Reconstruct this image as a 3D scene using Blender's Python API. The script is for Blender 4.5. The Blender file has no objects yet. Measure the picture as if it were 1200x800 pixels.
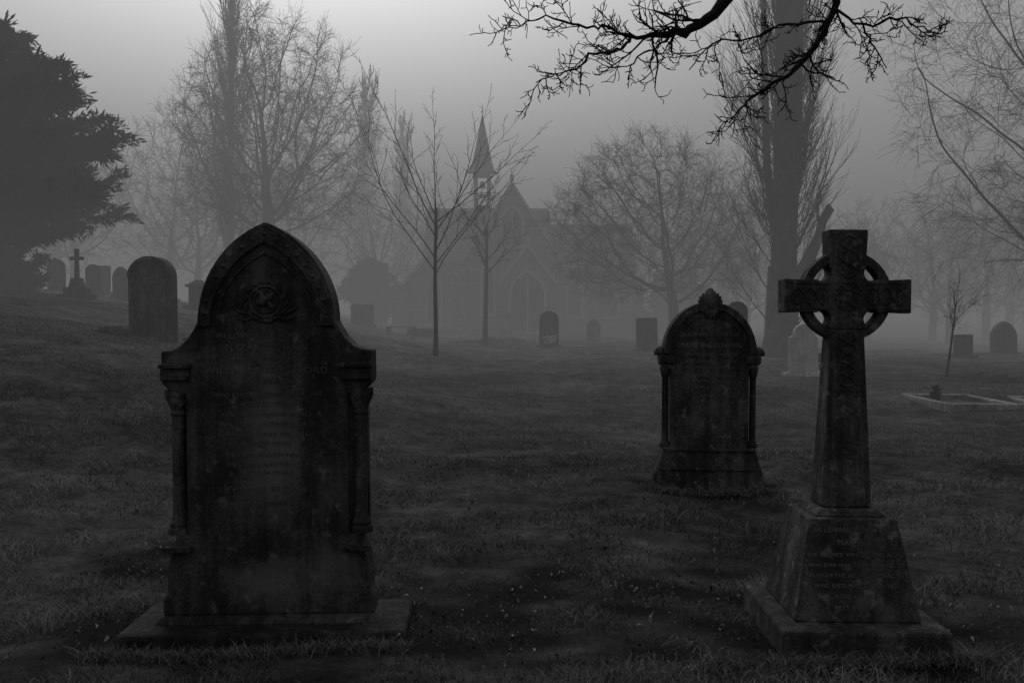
import bpy, math, random
import numpy as np
from mathutils import Vector, Matrix
random.seed(7); rng=np.random.default_rng(7)
R=math.radians
scene=bpy.context.scene

# ------------------------------------------------------------ terrain
def sstep(v,a,b):
    t=np.clip((v-a)/(b-a),0,1); return t*t*(3-2*t)
_w=[(rng.uniform(1.2,7),rng.uniform(0,6.28),rng.uniform(0,6.28)) for _ in range(16)]
def h(x,y):
    x=np.asarray(x,float); y=np.asarray(y,float)
    z=0.30*sstep(y,5,26)
    u=-x-1.0-np.maximum(0,y-25)*0.12
    u=np.log1p(np.exp(np.clip(u*1.5,-40,40)))/1.5
    z=z+2.6*np.tanh(0.19*u/2.6)*sstep(y,5,14)
    z=z-0.03*np.maximum(x-5,0)*sstep(y,20,50)*sstep(-y,-160,-60)
    m=0
    for k,a,p in _w: m=m+np.sin(k*(x*math.cos(a)+y*math.sin(a))+p)/k*.018+np.sin(.33*k*(x*math.cos(a+2)+y*math.sin(a+2))+p*5)/k*.045*sstep(y,6,14)
    return z+m
def H(x,y): return float(h(x,y))

# ------------------------------------------------------------ mesh helpers
def link(o,parent=None):
    scene.collection.objects.link(o)
    if parent is not None: o.parent=parent
    return o
def np_mesh(name,V,F,mat,parent=None,attr=None,smooth=False):
    V=np.asarray(V,np.float32); F=np.asarray(F,np.int32)
    me=bpy.data.meshes.new(name); n=F.shape[1]
    me.vertices.add(len(V)); me.vertices.foreach_set('co',V.ravel())
    me.loops.add(F.size); me.loops.foreach_set('vertex_index',F.ravel())
    me.polygons.add(len(F)); me.polygons.foreach_set('loop_start',np.arange(0,F.size,n,dtype=np.int32))
    if smooth: me.polygons.foreach_set('use_smooth',np.ones(len(F),bool))
    me.update(calc_edges=True)
    if attr is not None:
        for k,v in attr.items():
            a=me.attributes.new(k,'FLOAT','POINT'); a.data.foreach_set('value',np.asarray(v,np.float32))
    me.materials.append(mat)
    return link(bpy.data.objects.new(name,me),parent)
def empty(name,loc=(0,0,0),rot=(0,0,0)):
    e=bpy.data.objects.new(name,None); e.location=loc; e.rotation_euler=rot; e.empty_display_size=.2
    return link(e)
class MB:
    def __init__(s): s.v=[]; s.f=[]
    def add(s,vs,fs):
        b=len(s.v); s.v+= [tuple(p) for p in vs]; s.f+=[tuple(b+i for i in f) for f in fs]
    def box(s,x0,x1,y0,y1,z0,z1): s.frustum((x0,x1,y0,y1),z0,(x0,x1,y0,y1),z1)
    def frustum(s,a,z0,b,z1):
        vs=[(a[0],a[2],z0),(a[1],a[2],z0),(a[1],a[3],z0),(a[0],a[3],z0),
            (b[0],b[2],z1),(b[1],b[2],z1),(b[1],b[3],z1),(b[0],b[3],z1)]
        s.add(vs,[(3,2,1,0),(4,5,6,7),(0,1,5,4),(1,2,6,5),(2,3,7,6),(3,0,4,7)])
    def prism(s,pts,y0,y1):            # outline in x,z extruded along y
        n=len(pts)
        vs=[(x,y0,z) for x,z in pts]+[(x,y1,z) for x,z in pts]
        s.add(vs,[tuple(range(n)),tuple(range(2*n-1,n-1,-1))]+[(i,i+n,(i+1)%n+n,(i+1)%n) for i in range(n)])
    def prismx(s,pts,x0,x1):           # outline in y,z extruded along x
        n=len(pts)
        vs=[(x0,y,z) for y,z in pts]+[(x1,y,z) for y,z in pts]
        s.add(vs,[tuple(range(n)),tuple(range(2*n-1,n-1,-1))]+[(i,i+n,(i+1)%n+n,(i+1)%n) for i in range(n)])
    def lathe(s,prof,cx=0,cy=0,n=20):
        m=len(prof); vs=[]; fs=[]
        for r,z in prof:
            for i in range(n):
                a=2*math.pi*i/n; vs.append((cx+r*math.cos(a),cy+r*math.sin(a),z))
        for j in range(m-1):
            for i in range(n):
                k=(i+1)%n; fs.append((j*n+i,j*n+k,(j+1)*n+k,(j+1)*n+i))
        fs.append(tuple(range(n-1,-1,-1))); fs.append(tuple((m-1)*n+i for i in range(n)))
        s.add(vs,fs)
    def band(s,outer,inner,y0,y1,closed=False):
        n=len(outer); vs=[]
        for y in (y0,y1):
            vs+=[(x,y,z) for x,z in outer]+[(x,y,z) for x,z in inner]
        fs=[]; m=n if closed else n-1
        for i in range(m):
            k=(i+1)%n
            fs+=[(i,k,n+k,n+i),(2*n+i,3*n+i,3*n+k,2*n+k),(i,2*n+i,2*n+k,k),(n+i,n+k,3*n+k,3*n+i)]
        if not closed: fs+=[(0,n,3*n,2*n),(n-1,3*n-1,4*n-1,2*n-1)]
        s.add(vs,fs)
    def obj(s,name,mat,parent=None,bevel=0,smooth=False,sub=False):
        me=bpy.data.meshes.new(name); me.from_pydata(s.v,[],s.f); me.materials.append(mat)
        import bmesh
        bm=bmesh.new(); bm.from_mesh(me); bmesh.ops.recalc_face_normals(bm,faces=bm.faces); bm.to_mesh(me); bm.free()
        if smooth:
            for p in me.polygons: p.use_smooth=True
        o=link(bpy.data.objects.new(name,me),parent)
        if bevel:
            b=o.modifiers.new('bevel','BEVEL'); b.width=bevel; b.segments=2; b.limit_method='ANGLE'; b.angle_limit=R(35)
        return o
class Tubes:
    def __init__(s): s.g={}
    def add(s,pts,rads,n=4):
        s.g.setdefault((len(pts),n),[]).append((pts,rads))
    def arrays(s):
        VV=[];FF=[];off=0
        for (m,n),L in s.g.items():
            P=np.array([[tuple(p) for p in a] for a,_ in L],float); Rr=np.array([r for _,r in L],float)
            T=np.gradient(P,axis=1); T/=np.linalg.norm(T,axis=2,keepdims=True)+1e-9
            ref=np.zeros_like(T); mean=np.abs(T.mean(axis=1)); ax=mean.argmin(axis=1)
            ref[np.arange(len(L)),:,ax]=1
            A=np.cross(T,ref); A/=np.linalg.norm(A,axis=2,keepdims=True)+1e-9; B=np.cross(T,A)
            an=np.arange(n)*2*math.pi/n
            V=P[:,:,None,:]+Rr[:,:,None,None]*(A[:,:,None,:]*np.cos(an)[None,None,:,None]+B[:,:,None,:]*np.sin(an)[None,None,:,None])
            VV.append(V.reshape(-1,3))
            b=off+np.arange(len(L))[:,None,None]*m*n; j=np.arange(m-1)[None,:,None]*n; i=np.arange(n)[None,None,:]; k=(i+1)%n
            F=np.stack([b+j+i,b+j+k,b+j+n+k,b+j+n+i],axis=-1).reshape(-1,4)
            FF.append(F); off+=len(L)*m*n
        return np.concatenate(VV),np.concatenate(FF)
    def obj(s,name,mat,parent=None):
        V,F=s.arrays(); return np_mesh(name,V,F,mat,parent,smooth=True)

# ------------------------------------------------------------ materials
def newmat(name):
    m=bpy.data.materials.new(name); m.use_nodes=True; nt=m.node_tree
    return m,nt,nt.nodes['Principled BSDF']
def nz(nt,scale,detail=6,rough=.6,vec=None,dist=0):
    n=nt.nodes.new('ShaderNodeTexNoise'); n.inputs['Scale'].default_value=scale; n.inputs['Detail'].default_value=detail
    n.inputs['Roughness'].default_value=rough; n.inputs['Distortion'].default_value=dist
    if vec is not None: nt.links.new(vec,n.inputs['Vector'])
    return n.outputs['Fac']
def ramp(nt,src,stops):
    r=nt.nodes.new('ShaderNodeValToRGB'); e=r.color_ramp.elements
    while len(e)<len(stops): e.new(.5)
    for k,(p,c) in enumerate(stops):
        e[k].position=p; e[k].color=(c,c,c*.985,1)
    nt.links.new(src,r.inputs[0]); return r.outputs[0]
def mth(nt,op,a,b):
    n=nt.nodes.new('ShaderNodeMath'); n.operation=op
    for i,v in enumerate((a,b)):
        if isinstance(v,(int,float)): n.inputs[i].default_value=v
        else: nt.links.new(v,n.inputs[i])
    return n.outputs[0]
def bump(nt,bsdf,src,strength,dist):
    b=nt.nodes.new('ShaderNodeBump'); b.inputs['Strength'].default_value=strength; b.inputs['Distance'].default_value=dist
    nt.links.new(src,b.inputs['Height']); nt.links.new(b.outputs[0],bsdf.inputs['Normal'])
def mapping(nt,scale=(1,1,1),loc=(0,0,0)):
    t=nt.nodes.new('ShaderNodeTexCoord'); m=nt.nodes.new('ShaderNodeMapping'); m.inputs['Scale'].default_value=scale; m.inputs['Location'].default_value=loc
    nt.links.new(t.outputs['Object'],m.inputs['Vector']); return m.outputs[0]
def stone(name,dark,mid,light,bs=.6,streak=1.0,patches=()):
    m,nt,b=newmat(name); v=mapping(nt); vs=mapping(nt,(7,7,.7))
    f=mth(nt,'ADD',mth(nt,'MULTIPLY',nz(nt,3.2,8,.7,v),.55),mth(nt,'MULTIPLY',nz(nt,1.6,6,.65,vs),.45*streak))
    f=mth(nt,'ADD',f,mth(nt,'MULTIPLY',mth(nt,'SUBTRACT',nz(nt,55,5,.75,v),.5),.35))
    sp=nz(nt,17,4,.6,v)   # lichen spots
    f=mth(nt,'ADD',f,mth(nt,'MULTIPLY',mth(nt,'MAXIMUM',mth(nt,'SUBTRACT',sp,.58),0),1.5))
    for (px,pz,rx,rz,am) in patches:     # bleached / lichen-grown areas of the face
        g_=nt.nodes.new('ShaderNodeTexGradient'); g_.gradient_type='SPHERICAL'
        nt.links.new(mapping(nt,(1/rx,.01,1/rz),(-px/rx,0,-pz/rz)),g_.inputs['Vector'])
        f=mth(nt,'ADD',f,mth(nt,'MULTIPLY',mth(nt,'MULTIPLY',g_.outputs['Fac'],nz(nt,9,7,.8,v)),am))
    c=ramp(nt,f,[(.36,dark),(.49,mid),(.60,light),(.76,light*1.7)])
    nt.links.new(c,b.inputs['Base Color']); b.inputs['Roughness'].default_value=.9
    b.inputs['Specular IOR Level'].default_value=.12
    hh=mth(nt,'ADD',mth(nt,'MULTIPLY',nz(nt,9,8,.7,v),.6),mth(nt,'MULTIPLY',nz(nt,90,6,.75,v),.4))
    bump(nt,b,hh,bs,.02); return m
M_face=stone('sooty_sandstone_face',.014,.032,.075,.7,1,[(.02,.93,.17,.42,.62),(-.02,.27,.26,.16,.62),(.33,.34,.2,.2,.4),(-.05,1.33,.34,.14,.3),(-.4,1.3,.14,.2,.3)])
M_soot=stone('sooty_sandstone',.014,.030,.075)
M_plinth=stone('mossy_plinth_stone',.010,.018,.04)
M_soot2=stone('weathered_sandstone',.018,.040,.10)
M_cross=stone('weathered_gritstone',.016,.042,.11,.9)
M_pale=stone('pale_limestone',.12,.22,.34,.5)
M_white=stone('white_limestone',.20,.36,.5,.4)
M_grey=stone('grey_granite',.03,.055,.095,.5)
M_letter=stone('inscription_stone',.07,.12,.2,.3)
M_lettd=stone('inscription_stone_dark',.03,.08,.15,.3)
M_wall=stone('church_masonry',.25,.32,.42,.8)
def brickwall():
    m,nt,b=newmat('coursed_stone_wall'); t=nt.nodes.new('ShaderNodeTexCoord')
    s=nt.nodes.new('ShaderNodeSeparateXYZ'); nt.links.new(t.outputs['Object'],s.inputs[0])
    c=nt.nodes.new('ShaderNodeCombineXYZ'); nt.links.new(mth(nt,'ADD',s.outputs[0],s.outputs[1]),c.inputs[0]); nt.links.new(s.outputs[2],c.inputs[1])
    br=nt.nodes.new('ShaderNodeTexBrick'); nt.links.new(c.outputs[0],br.inputs['Vector']); br.inputs['Scale'].default_value=1.0
    br.inputs['Brick Width'].default_value=.7; br.inputs['Row Height'].default_value=.3; br.inputs['Mortar Size'].default_value=.02
    br.inputs['Color1'].default_value=(.13,.13,.13,1); br.inputs['Color2'].default_value=(.25,.25,.25,1); br.inputs['Mortar'].default_value=(.1,.1,.1,1)
    mx=nt.nodes.new('ShaderNodeMix'); mx.data_type='RGBA'; mx.blend_type='MULTIPLY'; mx.inputs[0].default_value=1
    nt.links.new(br.outputs['Color'],mx.inputs[6]); nt.links.new(ramp(nt,nz(nt,.5,6,.7,t.outputs['Object']),[(.35,.45),(.65,1)]),mx.inputs[7])
    nt.links.new(mx.outputs[2],b.inputs['Base Color']); b.inputs['Roughness'].default_value=.9
    bump(nt,b,br.outputs['Fac'],-.5,.03); return m
M_cwall=brickwall()
def slate():
    m,nt,b=newmat('roof_slates'); v=mapping(nt,(1,1,1))
    w=nt.nodes.new('ShaderNodeTexWave'); w.wave_type='BANDS'; w.bands_direction='Z'; w.inputs['Scale'].default_value=1.4; w.inputs['Distortion'].default_value=1.0
    nt.links.new(v,w.inputs['Vector'])
    f=mth(nt,'ADD',mth(nt,'MULTIPLY',w.outputs['Fac'],.4),mth(nt,'MULTIPLY',nz(nt,2.5,6,.7,v),.6))
    nt.links.new(ramp(nt,f,[(.3,.05),(.7,.12)]),b.inputs['Base Color']); b.inputs['Roughness'].default_value=.7
    bump(nt,b,w.outputs['Fac'],.4,.05); return m
M_slate=slate()
def simple(name,c,rough=.8,var=.4,scale=8,bs=.4,spec=.2):
    m,nt,b=newmat(name); v=mapping(nt)
    nt.links.new(ramp(nt,nz(nt,scale,6,.65,v),[(.3,c*(1-var)),(.7,c*(1+var))]),b.inputs['Base Color'])
    b.inputs['Roughness'].default_value=rough; b.inputs['Specular IOR Level'].default_value=spec
    bump(nt,b,nz(nt,scale*5,5,.7,v),bs,.01); return m
M_bark=simple('bark_dark',.05,.9,.5,6,.8,.1)
M_barkp=simple('bark_poplar',.07,.9,.8,2.2,1.0,.1)
M_barkn=simple('bark_wet',.022,.9,.5,25,.8,.1)
M_glass=simple('dark_leaded_glass',.010,.3,.3,8,.1,.3)
M_wood=simple('bench_wood',.05,.8)
M_leafy=simple('yew_needles',.035,.8,.7,1.6,.2,.1)
M_petal=simple('white_petals',.7,.7,.15)
M_stem=simple('flower_foliage',.06,.8)
def attrmat(name,lo,hi,trans=False):
    m,nt,b=newmat(name); a=nt.nodes.new('ShaderNodeAttribute'); a.attribute_name='shade'
    nt.links.new(ramp(nt,a.outputs['Fac'],[(0,lo),(1,hi)]),b.inputs['Base Color'])
    b.inputs['Roughness'].default_value=.75; b.inputs['Specular IOR Level'].default_value=.15; return m
M_grass=attrmat('grass_blades',.02,.25)
M_litter=attrmat('fallen_leaf',.03,.26)
def groundmat():
    m,nt,b=newmat('turf'); t=nt.nodes.new('ShaderNodeTexCoord'); v=t.outputs['Object']
    f=mth(nt,'ADD',mth(nt,'MULTIPLY',nz(nt,.45,8,.72,v),.45),mth(nt,'MULTIPLY',nz(nt,3.2,10,.85,v),.55))
    g=ramp(nt,f,[(.39,.020),(.47,.065),(.54,.13),(.62,.24)])
    s=ramp(nt,nz(nt,14,8,.8,v),[(.35,.012),(.6,.026),(.75,.06)])
    a=nt.nodes.new('ShaderNodeAttribute'); a.attribute_name='soil'
    mx=nt.nodes.new('ShaderNodeMix'); mx.data_type='RGBA'
    nt.links.new(a.outputs['Fac'],mx.inputs[0]); nt.links.new(g,mx.inputs[6]); nt.links.new(s,mx.inputs[7])
    nt.links.new(mx.outputs[2],b.inputs['Base Color']); b.inputs['Roughness'].default_value=.95; b.inputs['Specular IOR Level'].default_value=.05
    bump(nt,b,mth(nt,'ADD',mth(nt,'MULTIPLY',nz(nt,3,9,.8,v),.6),mth(nt,'MULTIPLY',nz(nt,40,6,.8,v),.4)),1.0,.16); return m
M_ground=groundmat()

# ------------------------------------------------------------ ground
def soil(x,y):
    s=np.zeros_like(np.asarray(x,float))
    for cx,cy,rx,ry,k in [(-1.17,5.0,1.0,.5,.8),(1.55,4.6,.75,.8,.9),(.35,5.1,.95,.8,1.),(.2,4.5,.9,.35,.8),(1.7,8.6,.7,.5,.9),(-2.0,6.0,.5,.5,.8),(2.6,5.0,.8,.4,.7),(1.5,6.2,1.2,.5,.6),(-2.2,4.6,.5,.3,.6)]:
        s=np.maximum(s,k*np.clip(1.5-((x-cx)/rx)**2-((y-cy)/ry)**2,0,1))
    n=0
    for i,(k,a,p) in enumerate(_w): n=n+np.sin(2.7*k*(x*math.cos(a+1)+y*math.sin(a+1))+p)
    return np.clip(s*(.78+.19*n),0,1)
def axis(segs):
    out=[]
    for a,b,s in segs: out+=list(np.arange(a,b,s))
    return np.array(out+[segs[-1][1]])
xs=axis([(-260,-60,10),(-60,-20,2),(-20,-5,.4),(-5,5,.05),(5,20,.4),(20,60,2),(60,260,10)])
ys=axis([(-60,-10,5),(-10,2,.5),(2,12,.05),(12,40,.4),(40,100,2),(100,420,10)])
X,Y=np.meshgrid(xs,ys); Z=h(X,Y)
nx,ny=len(xs),len(ys); i=np.arange(nx-1)[None,:]; j=np.arange(ny-1)[:,None]
b0=j*nx+i
np_mesh('ground',np.stack([X,Y,Z],-1).reshape(-1,3),np.stack([b0,b0+1,b0+nx+1,b0+nx],-1).reshape(-1,4),M_ground,attr={'soil':soil(X,Y).ravel()},smooth=True)

def grass(N,y0,y1,hs,ws,name):
    u=rng.random(N); y=y0*(y1/y0)**u; x=(rng.random(N)*2-1)*(y*.56+.4)
    E=9000; ex=np.concatenate([rng.uniform(-1.95,-.45,E//2),rng.uniform(1.1,2.05,E//4),rng.uniform(1.1,2.3,E-E//2-E//4)]); ey=np.concatenate([4.47-np.abs(rng.normal(0,.05,E//2)),4.25-np.abs(rng.normal(0,.05,E//4)),8.48-np.abs(rng.normal(0,.08,E-E//2-E//4))])
    cl=np.zeros(N); big=np.zeros(N)
    for k,a,p in _w: cl+=np.sin(2.0*k*(x*math.cos(a)+y*math.sin(a))+p*2); big+=np.sin(.45*k*(x*math.cos(a+2)+y*math.sin(a+2))+p*3)
    keep=(rng.random(N)>soil(x,y)*.93)&(rng.random(N)<.60+.15*cl+.06*big)
    x=np.concatenate([x[keep],ex]);y=np.concatenate([y[keep],ey]);cl=np.concatenate([cl[keep],rng.normal(1.5,2,E)]);big=np.concatenate([big[keep],np.full(E,-2.)]);N=len(x); z=h(x,y)-.005
    hh=hs*(.45+rng.random(N)*.9)*(1+.16*cl).clip(.35,2.2); w=ws*(.6+rng.random(N)*.8)*(y/4.5)**.5
    a=rng.random(N)*6.283; la=rng.random(N)*6.283; ln=hh*rng.uniform(.2,1.6,N)
    p=np.stack([x,y,z],-1); sd=np.stack([np.cos(a)*w,np.sin(a)*w,0*w],-1); lean=np.stack([np.cos(la)*ln,np.sin(la)*ln,0*ln],-1)
    up=np.stack([0*hh,0*hh,hh],-1)
    V=np.stack([p-sd,p+sd,p+sd*.7+up*.6+lean*.35,p-sd*.7+up*.6+lean*.35, p+up*(.95)+lean+sd*.15,p+up*.95+lean-sd*.15],1).reshape(-1,3)
    b=np.arange(N)[:,None]*6
    F=np.concatenate([b+np.array([[0,1,2,3]]),b+np.array([[3,2,4,5]])])
    sh=np.clip(.40+.07*cl+.07*big+rng.normal(0,.2,N),0,1)
    np_mesh(name,V,F,M_grass,attr={'shade':np.repeat(sh,6)})
grass(280000,2.4,18,.030,.0022,'grass')
def litter():
    N=16000
    x=rng.uniform(-3,3.6,N); y=rng.uniform(2.8,10,N)
    k=rng.random(N)<(.07+soil(x,y)*.9); x=x[k];y=y[k];N=len(x)
    z=h(x,y)+.006+rng.random(N)*.02
    s=rng.uniform(.004,.015,N); a=rng.random(N)*6.283; t=rng.normal(0,.7,(N,2))
    ex=np.stack([np.cos(a),np.sin(a),t[:,0]],-1)*s[:,None]; ey=np.stack([-np.sin(a),np.cos(a),t[:,1]],-1)*s[:,None]*.5
    p=np.stack([x,y,z],-1); c=np.zeros((N,3)); c[:,2]=s*.6
    V=np.stack([p-ex,p-ey+c,p+ex,p+ey+c],1).reshape(-1,3)
    F=np.arange(N)[:,None]*4+np.array([[0,1,2,3]])
    np_mesh('fallen_leaves',V,F,M_litter,attr={'shade':np.repeat(rng.random(N)**3,4)})
litter()

# ------------------------------------------------------------ text
def text(body,size,x,y,z,mat,parent,rx=90,name='inscription',wide=1.0):
    c=bpy.data.curves.new('t','FONT'); c.body=body; c.size=size; c.extrude=.0018; c.align_x='CENTER'; c.resolution_u=2; c.space_character=1.12
    o=bpy.data.objects.new('t',c); scene.collection.objects.link(o)
    bpy.context.view_layer.update()
    me=bpy.data.meshes.new_from_object(o.evaluated_get(bpy.context.evaluated_depsgraph_get()))
    bpy.data.objects.remove(o); me.materials.clear(); me.materials.append(mat)
    t=bpy.data.objects.new(name,me); t.location=(x,y,z); t.rotation_euler=(R(rx),0,0); t.scale=(wide,1,1); link(t,parent)

def gothic(hw,zs,apex,n=14):
    rise=apex-zs; Rr=(hw*hw+rise*rise)/(2*hw); c=Rr-hw; a1=math.atan2(rise,c)
    left=[( c-Rr*math.cos(a1*i/n), zs+Rr*math.sin(a1*i/n)) for i in range(n+1)]
    return left+[(-x,z) for x,z in left[-2::-1]]

# ------------------------------------------------------------ gothic gravestone (near left)
g=empty('gothic_gravestone',(-1.17,4.86,H(-1.17,4.8)-.02),(R(-.6),R(-.4),R(1.5)))
T=.11
m=MB(); m.frustum((-.70,.69,-.34,.30),-.10,(-.665,.665,-.31,.28),.085); m.obj('plinth',M_plinth,g,.02)
m=MB(); m.frustum((-.54,.54,-.16,.16),.08,(-.51,.51,-.125,.125),.118); m.obj('bedding',M_soot,g,.01)
arch=gothic(.325,1.53,2.0)
m=MB()
left=[(-.505,.117),(-.505,.19),(-.485,.225),(-.480,.33),(-.47,.40),(-.445,.455),(-.44,.50),(-.385,.50),(-.385,1.17),(-.47,1.20),(-.502,1.235),(-.502,1.385),(-.45,1.39),(-.41,1.41),(-.37,1.45),(-.34,1.50)]
m.prism(left+arch+[(-x,z) for x,z in left[::-1]],-T,T)
m.obj('headstone',M_face,g,.010)
m=MB()
oa=gothic(.322,1.50,1.985); ia=gothic(.262,1.50,1.90)
m.band(oa,ia,-T-.022,-T+.01); 
ia2=gothic(.235,1.50,1.86); ia3=gothic(.225,1.50,1.845); m.band(ia2,ia3,-T-.012,-T+.01)
m.obj('arch_moulding',M_soot,g,.006)
m=MB()
mid=gothic(.292,1.50,1.942,9)
for (x,z) in mid[1:-1]:
    m.add([(x-.014,-T-.022,z),(x,-T-.022,z-.014),(x+.014,-T-.022,z),(x,-T-.022,z+.014),(x,-T-.036,z)],[(0,1,4),(1,2,4),(2,3,4),(3,0,4)])
m.obj('arch_studs',M_soot2,g)
m=MB()
for s in (-1,1):
    x0,x1=sorted((s*.498,s*.36)); m.box(x0,x1,-T-.03,-T+.01,1.245,1.30); m.box(x0-.006,x1+.006,-T-.045,-T+.01,1.302,1.325)
    x0,x1=sorted((s*.49,s*.355)); m.box(x0,x1,-T-.05,-T+.01,.425,.455)
m.obj('mouldings',M_soot,g,.006)
for s in (-1,1):
    m=MB(); m.lathe([(.058,.50),(.058,.525),(.046,.535),(.052,.55),(.040,.57),(.034,.59),(.034,1.07),(.042,1.08),(.036,1.10),(.05,1.13),(.062,1.155),(.066,1.17),(.066,1.20)],s*.437,-.045,20)
    m.obj('column',M_soot2,g,smooth=True).modifiers.new('es','EDGE_SPLIT')
    m=MB(); m.lathe([(.034,.50),(.034,1.19)],s*.437,.06,12); m.obj('rear_column',M_soot,g,smooth=True)
tt=Tubes()
for rr,rad in ((.075,.011),(.055,.006)):
    pts=[(rr*math.cos(a),-T-.002,1.62+rr*math.sin(a)) for a in np.linspace(0,2*math.pi,25)]; tt.add(pts,[rad]*25,6)
for k in range(14):
    a=k*2*math.pi/14; r0=.085
    pts=[(r0*math.cos(a+t*.5)*(1+t*.25),-T-.006,1.62+r0*math.sin(a+t*.5)*(1+t*.15)) for t in (0,.4,.8,1.2)]; tt.add(pts,[.004,.011,.009,.002],5)
tt.add([(-.04,-T-.01,1.61),(-.01,-T-.02,1.615),(.02,-T-.016,1.64),(.04,-T-.01,1.66)],[.006,.022,.014,.006],7)
tt.add([(-.005,-T-.014,1.62),(-.02,-T-.014,1.66),(-.045,-T-.01,1.675)],[.014,.011,.003],6)
tt.add([(.01,-T-.014,1.615),(.035,-T-.012,1.59),(.055,-T-.008,1.60)],[.012,.010,.003],6)
for s in (-1,1):
    tt.add([(s*.09,-T-.004,1.56),(s*.13,-T-.006,1.575),(s*.15,-T-.006,1.60),(s*.13,-T-.004,1.615)],[.006,.009,.007,.003],5)
    tt.add([(s*.06,-T-.004,1.54),(s*.10,-T-.006,1.53),(s*.14,-T-.006,1.545)],[.006,.008,.003],5)
tt.obj('wreath_carving',M_soot,g)
lines=[('IN LOVING MEMORY OF',.034,1.445),('ELIZABETH ANN',.042,1.385),('THE BELOVED WIFE OF',.03,1.335),('WILLIAM RUTHERFORD',.044,1.275),('OF THIS PARISH',.028,1.225),
 ('WHO DIED OCTOBER 14TH 1887',.028,1.165),('AGED 52 YEARS',.028,1.12),('ALSO OF THE ABOVE NAMED',.026,1.07),('WILLIAM RUTHERFORD',.034,1.02),('WHO DIED MAY 3RD 1902',.026,.975),
 ('AGED 71 YEARS',.026,.93),('THEIR SON JOHN HENRY',.028,.875),('DIED FEBRUARY 9TH 1911',.026,.83),('AGED 44 YEARS',.026,.79),('THY WILL BE DONE',.034,.71),('PEACE PERFECT PEACE',.028,.64)]
for s_,sz,z in lines: text(s_,sz,0,-T-.0004,z,M_lettd,g,wide=1.15)

# ------------------------------------------------------------ celtic cross (near right)
c=empty('celtic_cross_monument',(1.56,4.72,H(1.56,4.7)-.01),(0,R(.4),R(-1)))
m=MB(); m.box(-.37,.37,-.42,.40,-.1,.135); m.obj('plinth',M_cross,c,.014)
m=MB(); m.frustum((-.285,.285,-.285,.285),.137,(-.20,.20,-.19,.19),.585); m.obj('pedestal',M_cross,c,.008)
m=MB(); m.frustum((-.165,.165,-.15,.15),.587,(-.135,.135,-.12,.12),.617); m.obj('shaft_base',M_cross,c,.006)
m=MB(); m.frustum((-.115,.115,-.095,.095),.619,(-.078,.078,-.066,.066),1.45); m.obj('shaft',M_cross,c,.008)
cz=1.605
def quad():
    pts=[(.090,.31),(.084,.165)]
    for k in range(9):
        a=R(135+k*22.5); pts.append((.116+.041*math.cos(a),.108+.041*math.sin(a)))
    return pts+[(.17,.074),(.295,.080)]
q=quad()
out=q+[(x,-z) for x,z in q[:1:-1]]+[(.078,-.155)]
out=out+[(-.078,-.155)]+[(-x,-z) for x,z in q[2:]]+[(-x,z) for x,z in q[::-1]]
m=MB(); m.prism([(x,cz+z) for x,z in out],-.066,.066); m.obj('cross_head',M_cross,c,.006)
N=56; an=[2*math.pi*k/N for k in range(N)]
m=MB(); m.band([(.213*math.cos(a),cz+.213*math.sin(a)) for a in an],[(.172*math.cos(a),cz+.172*math.sin(a)) for a in an],-.045,.045,True); m.obj('ring',M_cross,c,.005)
kt=Tubes(); F_=-.067
def loop(f,n,rad,sides=5): 
    kt.add([f(k/(n-1)) for k in range(n)],[rad]*n,sides)
for ph in (0,math.pi/4):
    loop(lambda t:((.045*(1+.42*math.cos(4*2*math.pi*t)))*math.cos(2*math.pi*t+ph),F_,cz+(.045*(1+.42*math.cos(4*2*math.pi*t)))*math.sin(2*math.pi*t+ph)),60,.0055)
loop(lambda t:(.066*math.cos(2*math.pi*t),F_,cz+.066*math.sin(2*math.pi*t)),40,.005)
for s in (-1,1):
    for sg in (-1,1):
        loop(lambda t:(sg*(.085+.18*t),F_,cz+s*.038*math.sin(3*math.pi*t)),34,.0055)
        loop(lambda t:(sg*(.085+.195*t),F_,cz+s*(.056+.006*t)),6,.004)
    loop(lambda t:(s*.042*math.sin(3*math.pi*t),F_,cz+.085+.20*t),34,.0055)
    loop(lambda t:(s*.070,F_,cz+.16+.13*t),6,.004)
    def sh(t,a):
        z=1.44-.26*t; y=-.066-(1.45-z)/.831*.029-.001
        return (a*.036*math.sin(5*math.pi*t),y,z)
    loop(lambda t:sh(t,s),60,.0055)
    loop(lambda t:(s*(.060+.033*t),-.066-.0285*t-.001,1.44-.80*t),14,.004)
loop(lambda t:(-.07+.14*t,-.0765,1.165),4,.004)
kt.obj('knotwork',M_cross,c)
for s_,sz,z in [('IN LOVING MEMORY OF',.030,.525),('MARTHA',.036,.47),('THE BELOVED WIFE OF JAMES ALLEN',.0235,.42),('WHO DIED APRIL 18TH 1894 AGED 57',.0225,.375),('ALSO OF THE ABOVE JAMES ALLEN',.0245,.33),('WHO DIED MARCH 2ND 1901',.026,.285),('AGED 68 YEARS',.026,.24),('REST IN PEACE',.028,.19)]:
    yy=-.285+.095*(z-.137)/.448-.0015
    text(s_,sz,0,yy,z,M_letter,c,rx=90-12)

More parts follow.
